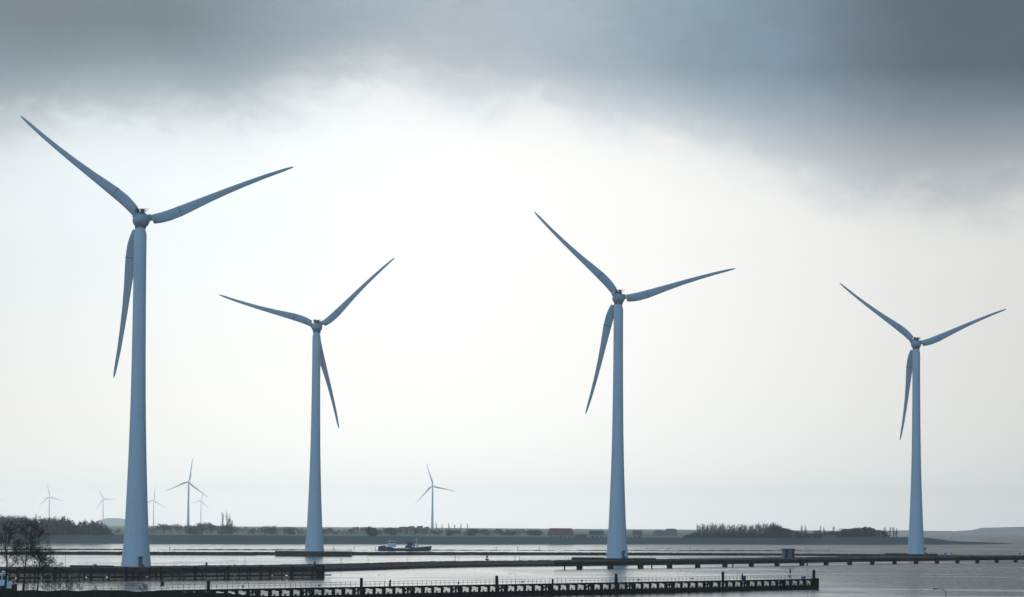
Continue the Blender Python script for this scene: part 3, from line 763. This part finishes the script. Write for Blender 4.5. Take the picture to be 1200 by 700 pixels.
def on_guide(px, y=1.2, z=3.09):
    lo, hi = 0, GL
    for _ in range(40):
        mdl = (lo+hi)/2; P = G0+gd*mdl
        if proj((P.x, P.y, z))[0] < px: lo = mdl
        else: hi = mdl
    P = G0+gd*lo+Vector((-gd.y, gd.x, 0))*y; P.z = z; return P
# hut
P = on_guide(928.4, 2.0)
h = thing('control_hut', 'small pale control hut with dark doorways on the guide wall at the right', 'hut', P, R(6))
mb = MB(); mb.box((0, 0, 2.15), (5.1, 4.4, 4.3)); mb.build('wall', M_HUTW, h)
mb = MB(); mb.box((0, 0, 4.46), (6.0, 5.2, .36)); mb.build('roof', M_DARK, h)
for x, w_ in ((-1.1, 1.5), (2.0, 1.0)): MB().box((x, -2.2, 2.2), (w_, .08, 3.9)).build('doorway', M_DARK, h)
mb = MB(); mb.box((0, -.3, -.2), (6.8, 6.0, .4)); mb.build('base', M_CONC, h)
def railing(label, A, B, hgt=1.1, step=2.0, group=None, M=M_RAIL, r=.035, name='railing'):
    A = Vector(A); B = Vector(B); o = thing(name, label, 'railing', A, 0, group); d = B-A; n_ = max(2, int(d.length/step))
    mb = MB()
    for k in range(n_+1): p = d*(k/n_); mb.tube((p.x, p.y, p.z-.05), (p.x, p.y, p.z+hgt), r, r, 5)
    mb.build('posts', M, o)
    mb = MB()
    for z in (hgt, hgt*.52): mb.bar((0, 0, z), (d.x, d.y, d.z+z), r*1.8, r*1.8)
    mb.build('rails', M, o); return o
railing('pale low railing on the guide wall directly left of the small hut', on_guide(897), on_guide(920), 1.15, 1.6)
railing('pale low railing on the dam right of the third turbine', on_guide(808, 2), on_guide(858, 2), .9, 2.2)
railing('pale low railing on the dam left of the third turbine', Vector(e4(609))-Vector((0, 6, 0)), Vector(e4(668))-Vector((0, 6, 0)), .8, 2.2)
P = on_guide(1113, 2.4); o = thing('locker', 'small blue upright cabinet on the guide wall right of the rightmost turbine', 'cabinet', P)
MB().box((0, 0, .95), (.9, .8, 1.9)).build('body', M_BLUE, o); MB().box((0, 0, 1.95), (1.05, .95, .12)).build('lid', M_DARK, o)
P = on_guide(1119, 2.0); o = thing('sign_post', 'thin post with a small crossed board right of the blue cabinet', 'sign', P)
MB().tube((0, 0, 0), (0, 0, 2.3), .05, .05, 6).build('post', M_DARK, o); MB().box((0, -.05, 2.0), (.9, .05, .35), 0).build('board', M_DARK, o)
P = on_guide(1199.5, 2.0); o = thing('sign_post', 'dark marker board on the guide wall cut by the right edge of the picture', 'sign', P)
MB().tube((0, 0, 0), (0, 0, 1.5), .06, .06, 6).build('post', M_DARK, o); MB().box((0, -.05, 1.3), (.8, .06, .7), 0).build('board', M_DARK, o)
for px_, row, lab in ((533.8, 651.2, 'slim dark marker post on the dam left of the buoy'), (603.6, 650.8, 'slim dark marker post on the dam, left one of two right of the buoy'), (608.8, 652.3, 'slim dark marker post at the left end of the pale dam railing'), (401, 654.3, 'thin stake at the right end of the quay on the dam')):
    P = e4(px_); P.y -= 10; P.z -= .1
    bollard(P, mrow(P, row), .11, lab, 'marker_post', M_DARK, 'post')

# beacons on the training dam
gb = 'marker posts on the low training dam'
for px_ in (198.3, 391, 414.8, 439.5, 581.7, 606.6, 632, 757.4, 783, 808.6, 945.4, 971.6):
    P = lo1(px_); P.z = -.4; o = thing('marker_post', 'slender dark marker post standing on the low training dam in the far water', 'post', P, 0, gb)
    MB().tube((0, 0, 0), (0, 0, 2.9), .17, .15, 8).build('shaft', M_DARK, o); MB().box((0, 0, 2.6), (.5, .12, .5)).build('daymark', M_DARK, o)
# buoy
P = ground(570.8, 656.2); o = thing('buoy', 'dark blue lattice buoy floating in the water behind the dam', 'buoy', P)
MB().lathe([(.2, -.5), (.9, -.3), (.95, .45), (.6, .6), (.5, .62)], 18).build('float', M_BUOY, o)
mb = MB()
for k in range(4): q_ = k*math.pi/2+.4; mb.tube((.45*math.cos(q_), .45*math.sin(q_), .6), (.3*math.cos(q_), .3*math.sin(q_), 1.9), .07, .06, 6)
mb.box((0, 0, 1.55), (.85, .85, .75), .4); mb.build('lattice', M_BUOY, o)
MB().lathe([(.1, 1.9), (.2, 2.0), (.2, 2.3), (.02, 2.42)], 10).build('lantern', M_DARK, o)

# ------------------------------------------------------------------ work ship
P = ground(473.2, 645.6); P.z = 0
s = thing('work_ship', 'dark blue work ship with a white aft wheelhouse sailing behind the breakwater', 'ship', P, R(4))
sc = 4500/P.y
L = 60/sc; secs = []
for k in range(13):
    f = k/12; x = -L/2+L*f
    bw_ = 3.9*(min(1, .62+f*2.2) if f < .2 else (1 if f < .7 else max(.03, 1-((f-.7)/.3)**1.9)))
    sheer = interp([(0, 2.7), (.12, 2.7), (.30, 2.3), (.34, 1.55), (.55, 1.5), (.6, 1.6), (.78, 2.4), (1, 3.4)], f)
    rake = max(0, f-.85)/.15*1.6
    secs.append([(x+rake*(1 if zz > 1 else zz), yy*bw_, zz) for yy, zz in ((-.55, -.4), (-.92, .6), (-1, sheer), (1, sheer), (.92, .6), (.55, -.4))])
hull = MB().rings(secs).build('hull', M_HULL, s)
def sx(px): return (px-473.2)/sc
mb = MB(); mb.box((sx(458.8), 0, 3.5), (5.6, 5.6, 2.2)); mb.box((sx(459.3), 0, 5.3), (4.0, 4.6, 1.7)); wh = mb.build('wheelhouse', M_WHITE, s)
mb = MB(); mb.box((sx(459.3), -2.33, 5.45), (3.6, .06, .75)); mb.build('window_band', M_GLASS, wh)
mb = MB(); mb.tube((sx(457), 0, 6.1), (sx(456.2), 0, 8.3), .13, .07, 6); mb.bar((sx(454.5), 0, 7.2), (sx(461), 0, 6.8), .1, .12); mb.build('wheelhouse_mast', M_WHITE, s)
mb = MB(); mb.box((sx(447.5), 0, 2.9), (3.2, 5, .6)); mb.tube((sx(445.5), 1.5, 2.5), (sx(446.5), 1.5, 5), .12, .08, 6); mb.box((sx(450.5), 0, 3.1), (1.6, 4, .9)); mb.build('aft_deck_gear', M_HULL, s)
mb = MB(); mb.box((sx(471.5), 0, 1.75), (5.6, 5.4, .55)); mb.build('hatch_cover', M_WHITE, s)
mb = MB(); mb.box((sx(481.5), 0, 3.0), (5.6, 4.6, 2.4)); mb.box((sx(480.5), .4, 4.7), (3.6, 3.2, 1.2)); mb.box((sx(476), 0, 2.7), (1.4, 2, 1.7)); mb.build('deck_house', M_HULL, s)
mb = MB(); mb.box((sx(489), 0, 3.2), (1.3, 4.2, 2.2)); mb.box((sx(484), -2.32, 3.0), (1.8, .1, 1.2)); mb.build('deck_locker', M_WHITE, s)
mb = MB()
for y in (-1.1, 1.1): mb.tube((sx(488.8), y, 4), (sx(487.8), y*.5, 9.0), .2, .14, 8)
mb.bar((sx(487.9), -1.2, 8.3), (sx(487.9), 1.2, 8.3), .3, .3); mb.bar((sx(485.5), 0, 7.6), (sx(489.6), 0, 7.5), .2, .24); mb.build('mast', M_WHITE, s)
mb = MB(); mb.tube((sx(482), 0, 5.2), (sx(474.5), 0, 5.9), .28, .18, 8); mb.tube((sx(486), 0, 6.0), (sx(476), 0, 5.6), .1, .1, 6); mb.tube((sx(479.6), .6, 5), (sx(479.6), .6, 6.6), .2, .2, 8); mb.build('crane_boom', M_DARK, s)
mb = MB()
for y in (-1.6, 1.6): mb.bar((sx(490.5), y*1.6, 3.4), (sx(502), y*.15, 4.5), .05, .05)
for k in range(5): mb.tube((sx(491+k*2.6), -2.4+k*.5, 2.5), (sx(491+k*2.6), -2.4+k*.5, 3.4+k*.25), .05, .05, 5)
mb.build('bow_railing', M_DARK, s)

# far white sailing boat
P = ground(1113, 629.0); P = put(1113, 7000, 0)
o = thing('sailing_boat', 'tiny white sailing boat in the hazy water right of the rightmost turbine', 'boat', P)
k = []
for f in range(8):
    x = -5+10*f/7; b_w = 1.5*math.sin(math.pi*min(1, .25+f/7*.75)); k.append([(x, yy*b_w, zz) for yy, zz in ((-.4, -.3), (-1, 1.3), (1, 1.3), (.4, -.3))])
MB().rings(k).build('hull', M_WHITE, o)
MB().add([(-3.5, 0, 1.6), (1.0, 0, 1.6), (1.0, 0, 8), (-3.5, .1, 1.6), (1.0, .1, 1.6), (1.0, .1, 8)], [(0, 1, 2), (5, 4, 3), (0, 1, 4, 3), (1, 2, 5, 4), (2, 0, 3, 5)]).build('sail', M_WHITE, o)
MB().tube((1.1, 0, 1), (1.1, 0, 8.6), .09, .06, 6).build('mast', M_HUTW, o)

# ------------------------------------------------------------------ jetty in front
JA, JB = ground(660, 697.0), ground(960, 690.3); jd = (JB-JA).normalized()
def jpt(px, z=2.8):
    lo, hi = -400.0, 400.0
    for _ in range(50):
        mdl = (lo+hi)/2; P = JA+jd*mdl
        if proj((P.x, P.y, z))[0] < px: lo = mdl
        else: hi = mdl
    return lo
j0, j1 = jpt(196), jpt(959); JL = j1-j0; J0 = JA+jd*j0; ja = math.atan2(jd.y, jd.x)
j = thing('jetty', 'long black timber guide jetty on piles crossing the foreground water', 'jetty', (J0.x, J0.y, 0), ja)
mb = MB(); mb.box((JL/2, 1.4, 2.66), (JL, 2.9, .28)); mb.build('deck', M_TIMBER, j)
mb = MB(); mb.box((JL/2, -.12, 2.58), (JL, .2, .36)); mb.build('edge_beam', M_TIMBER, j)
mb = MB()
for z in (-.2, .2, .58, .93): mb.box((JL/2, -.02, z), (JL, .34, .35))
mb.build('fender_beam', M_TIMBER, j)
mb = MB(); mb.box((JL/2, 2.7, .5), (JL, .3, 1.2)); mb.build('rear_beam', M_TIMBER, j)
nb = int(JL/4.15); bay = JL/nb
rj = random.Random(3)
for k in range(nb+1):
    x = min(JL-.3, .3+k*bay); wd = .95 if k % 4 == 0 else .52
    MB().box((x, .05, .95), (wd, .5, 3.2)).build('pile', M_TIMBER, j)
    if k % 2 == 0: MB().tube((x, 2.6, -.8), (x, 2.6, 2.6), .25, .25, 8).build('rear_pile', M_TIMBER, j)
for k in range(nb):
    x = .3+k*bay; mb = MB()
    for z_, h_ in ((1.38, .12), (1.68, .13), (1.98, .12), (2.24, .10)): mb.bar((x+.2, .02, z_), (x+bay-.2, .02, z_), .10, h_)
    mb.bar((x+bay-1.7, .1, 2.36), (x+bay, .1, 2.36), .2, .26)
    mb.bar((x+.2, .15, 1.95), (x+.75, .15, 2.5), .16, .24)
    mb.box((x+bay*.42, -.02, 1.32), (.5, .22, .42)); mb.box((x+.42, .0, 1.95), (.45, .2, .4))
    if k % 5 == 2:
        mb.box((x+bay*.45, .05, 1.8), (.42, .3, 1.5)); mb.bar((x+.3, .1, 1.1), (x+bay*.45, .1, 2.4), .16, .22); mb.bar((x+bay-.4, .1, 1.1), (x+bay*.5, .1, 2.4), .16, .22)
        mb.box((x+bay*.75, .05, 1.8), (.3, .3, 1.5))
    mb.build('fender_panel', M_TIMBER, j)
nr = 8
for k in range(nr):
    mb = MB(); a = JL*k/nr; b = JL*(k+1)/nr; st = int((b-a)/2.0)
    for i in range(st): x = a+(b-a)*i/st; mb.tube((x, .15, 2.78), (x, .15, 4.0), .055, .055, 5)
    for z in (3.98, 3.42): mb.bar((a, .15, z), (b, .15, z), .075, .075)
    mb.build('railing', M_RAIL, j)
e = MB(); e.box((JL+.1, 1.2, 1.15), (.9, 2.2, 3.7)); e.build('end_block', M_TIMBER, j)
def jq(px, y=0.0, z=2.8): P = JA+jd*jpt(px, z)+Vector((-jd.y, jd.x, 0))*y; P.z = z; return P
gp = 'tall mooring piles along the jetty'
for px_, row, r_, lab in ((241.6, 680.2, .37, 'tall dark mooring pile at the bank end of the jetty, leftmost of the row'), (421, 678.0, .36, 'tall dark mooring pile on the jetty below the work ship'), (579.7, 675.4, .38, 'tall dark mooring pile on the jetty below the buoy'),
                        (645.3, 678.8, .24, 'thinner mooring pile in front of the jetty, left of the one under the third turbine'), (719.7, 673.0, .38, 'tall dark mooring pile on the jetty under the third turbine'), (845, 670.6, .38, 'tall dark mooring pile on the jetty left of the blue box'), (957.5, 668.6, .42, 'stout mooring pile at the right end of the jetty')):
    P = jq(px_, -.55 if px_ != 957.5 else 1.0, 0); P.z = -1.2
    top = at(px_, row, P.y).z-P.z
    o = thing('mooring_pile', lab, 'pile', P, 0, gp)
    MB().tube((0, 0, 0), (0, 0, top), r_, r_, 14).build('shaft', M_TIMBER, o); MB().lathe([(r_*1.08, top), (r_*1.08, top+.08), (r_*.5, top+.16)], 14).build('cap', M_HUTW, o)
    MB().lathe([(r_*1.15, 3.2), (r_*1.15, 3.5)], 14).build('band', M_DARK, o)
gx = 'small dark lamp boxes along the jetty railing'
for px_, row in ((284.6, 687.4), (374.2, 686.0), (537.5, 683.4), (612.2, 682.0), (682, 680.8), (748.6, 679.5), (811, 678.2), (871, 676.6)):
    P = jq(px_, .15); z = at(px_, row, P.y).z
    o = thing('lamp_box', 'small dark lamp box mounted on the jetty railing', 'lamp', P, ja, gx)
    MB().box((0, -.12, z-2.8), (.42, .26, .42)).build('housing', M_DARK, o); MB().tube((0, -.05, -.02), (0, -.05, z-2.8), .05, .05, 6).build('stem', M_DARK, o)
for px_, r1, r2, lab in ((459.2, 679.8, 685.5, 'leaning dark signal lamp on the jetty right of the pile below the ship'), (871.5, 672.5, 677.5, 'leaning dark signal lamp beside the blue box on the jetty')):
    P = jq(px_, .5); a = at(px_+.4, r1, P.y).z-2.8; b = at(px_, r2, P.y).z-2.8
    o = thing('signal_lamp', lab, 'lamp', P, ja)
    MB().tube((0, 0, 0), (0, 0, b), .07, .07, 6).build('stem', M_DARK, o); MB().tube((-.05, 0, b), (.14, 0, a), .2, .2, 10).build('housing', M_DARK, o)
    MB().box((-.1, 0, b-.1), (.42, .4, .4)).build('lamp_base', M_DARK, o)
for px_, w_, h_, lab in ((875.4, .85, 1.0, 'bright blue box behind the jetty railing, beside the leaning signal lamp'), (945.2, .9, .65, 'blue box behind the jetty railing near the right end')):
    P = jq(px_, .9); o = thing('storage_box', lab, 'box', P, ja)
    MB().box((0, 0, h_/2+.05), (w_, .7, h_)).build('body', M_BLUE, o); MB().box((0, 0, h_+.1), (w_+.08, .78, .1)).build('lid', M_BLUE, o); MB().box((0, 0, .02), (w_*.8, .5, .08)).build('base', M_DARK, o)
P = jq(928.2, .6); o = thing('navigation_sign', 'round dark navigation sign on a short stem on the jetty near its right end', 'sign', P, ja)
MB().tube((0, 0, 0), (0, 0, 2.2), .07, .07, 6).build('post', M_DARK, o)
MB().lathe([(.38, -.08), (.42, 0), (.38, .08)], 18, c=(0, 0, 2.15), axis='y').build('disc', M_DARK, o); MB().lathe([(.28, 2.5), (.05, 3.0)], 8).build('top_mark', M_DARK, o); MB().box((-.2, 0, .75), (.4, .3, .6)).build('lamp_base', M_DARK, o)
for px_, row, lab in ((460.4, 674.4, 'thin curved lamp post behind the leaning signal lamp on the jetty'), (613.6, 672.3, 'thin curved lamp post on the jetty left of the thin mooring pile'), (286.3, 679, 'thin straight lamp post on the jetty right of the leftmost pile'), (812.6, 669.5, 'thin curved lamp post on the jetty left of the pile by the blue box'), (872.6, 668.5, 'thin curved lamp post behind the blue box on the jetty'), (954.6, 668.5, 'thin post beside the stout pile at the right end of the jetty')):
    P = jq(px_, 2.2); hh = at(px_, row, P.y).z-2.8
    mast(P, hh, lab, 'lamp_post', -1.3 if px_ not in (286.3, 954.6) else 0, 'thin lamp posts on the jetty', .03, M_RAIL, .12)
railing('thin grey railing along the edge of the near bank left of the jetty', put(96, 812, 2.75), put(198, 817, 2.75), 1.15, 1.5)
P = put(190.3, 814, 2.75); z = at(190.3, 684.2, 814).z-2.75
o = thing('sign_board', 'dark square board on two legs at the near bank edge below the nearest turbine', 'sign', P)
MB().box((0, 0, z), (.78, .1, 1.0)).build('board', M_DARK, o)
mb = MB()
for x in (-.3, .3): mb.tube((x, .08, -.1), (x, .08, z), .05, .05, 6)
mb.build('legs', M_DARK, o)
MB().bar((-.9, .1, .75), (-.3, .1, 1.15), .1, .1).build('brace', M_DARK, o)

# foreground street lamp and pole on the near land
P = put(1108.4, 375, 2.75); hh = at(1108.4, 692.8, 375).z-2.75
mast(P, hh, 'dark street lamp with a curved arm rising at the bottom right', 'street_lamp', -.95, None, .05, M_DARK, .27)
P = put(946.3, 420, 2.75); o = thing('flag_pole', 'thin bare pole rising at the bottom edge in front of the jetty end', 'pole', P)
MB().tube((0, 0, -.2), (0, 0, at(946.3, 690.5, 420).z-2.75), .03, .022, 8).build('shaft', M_DARK, o)

# ------------------------------------------------------------------ moored boat at the lower left
P = put(3.5, 836, 0)
o = thing('moored_boat', 'white-cabined boat with a black hull moored at the lower left corner', 'boat', P, R(3))
k = []
for f in range(12):
    x = -9+12*f/11; g_ = f/11; b_w = 2.3*(1 if g_ < .6 else max(.05, 1-((g_-.6)/.4)**2)); sh = 2.9+.9*g_**2
    k.append([(x, yy*b_w, zz) for yy, zz in ((-.5, -.5), (-.95, .7), (-1, sh), (1, sh), (.95, .7), (.5, -.5))])
MB().rings(k).build('hull', M_BLACK, o)
mb = MB(); mb.box((-1.1, 0, 3.5), (6.0, 3.2, 1.4)); mb.box((-1.4, 0, 5.0), (4.6, 2.8, 1.7)); mb.box((-1.4, 0, 5.92), (5.0, 3.1, .14)); cb = mb.build('cabin', M_WHITE, o)
for x in (-3.1, -1.9, -.75, .35): MB().box((x, -1.41, 5.15), (.85, .06, .9)).build('window', M_GLASS, cb)
MB().lathe([(.05, 6.5), (.4, 6.35), (.46, 6.15), (.3, 6.0)], 14, c=(.0, 0, .1)).build('radar_dome', M_WHITE, o)
MB().tube((-1.2, 0, 6), (-1.2, 0, 7.6), .05, .03, 6).build('mast', M_WHITE, o)
rs = []
for a in range(14):
    q_ = a*2*math.pi/14; rs.append([(2.4+(.33+.09*math.cos(v))*math.cos(q_), -1.2+.09*math.sin(v), 4.3+(.33+.09*math.cos(v))*math.sin(q_)) for v in [i*2*math.pi/6 for i in range(6)]])
rs.append(rs[0]); MB().rings(rs, cap=False).build('life_ring', M_RED, o)
MB().box((2.4, -1.2, 3.8), (.1, .1, 1.2)).build('ring_stand', M_DARK, o)

# ------------------------------------------------------------------ haze
hz = MB(); hz.box((0, 13300, 133), (9000, 27400, 272))
ho = hz.build('haze', bpy.data.materials.new('haze')); ho['kind'] = 'stuff'
HM = ho.data.materials[0]; HM.use_nodes = True; ht = HM.node_tree; ht.nodes.clear()
pv = ht.nodes.new('ShaderNodeVolumePrincipled'); pv.inputs['Color'].default_value = (.78, .92, 1, 1)
pv.inputs['Density'].default_value = 3.1e-5; pv.inputs['Anisotropy'].default_value = .76
hout = ht.nodes.new('ShaderNodeOutputMaterial'); ht.links.new(pv.outputs[0], hout.inputs['Volume'])
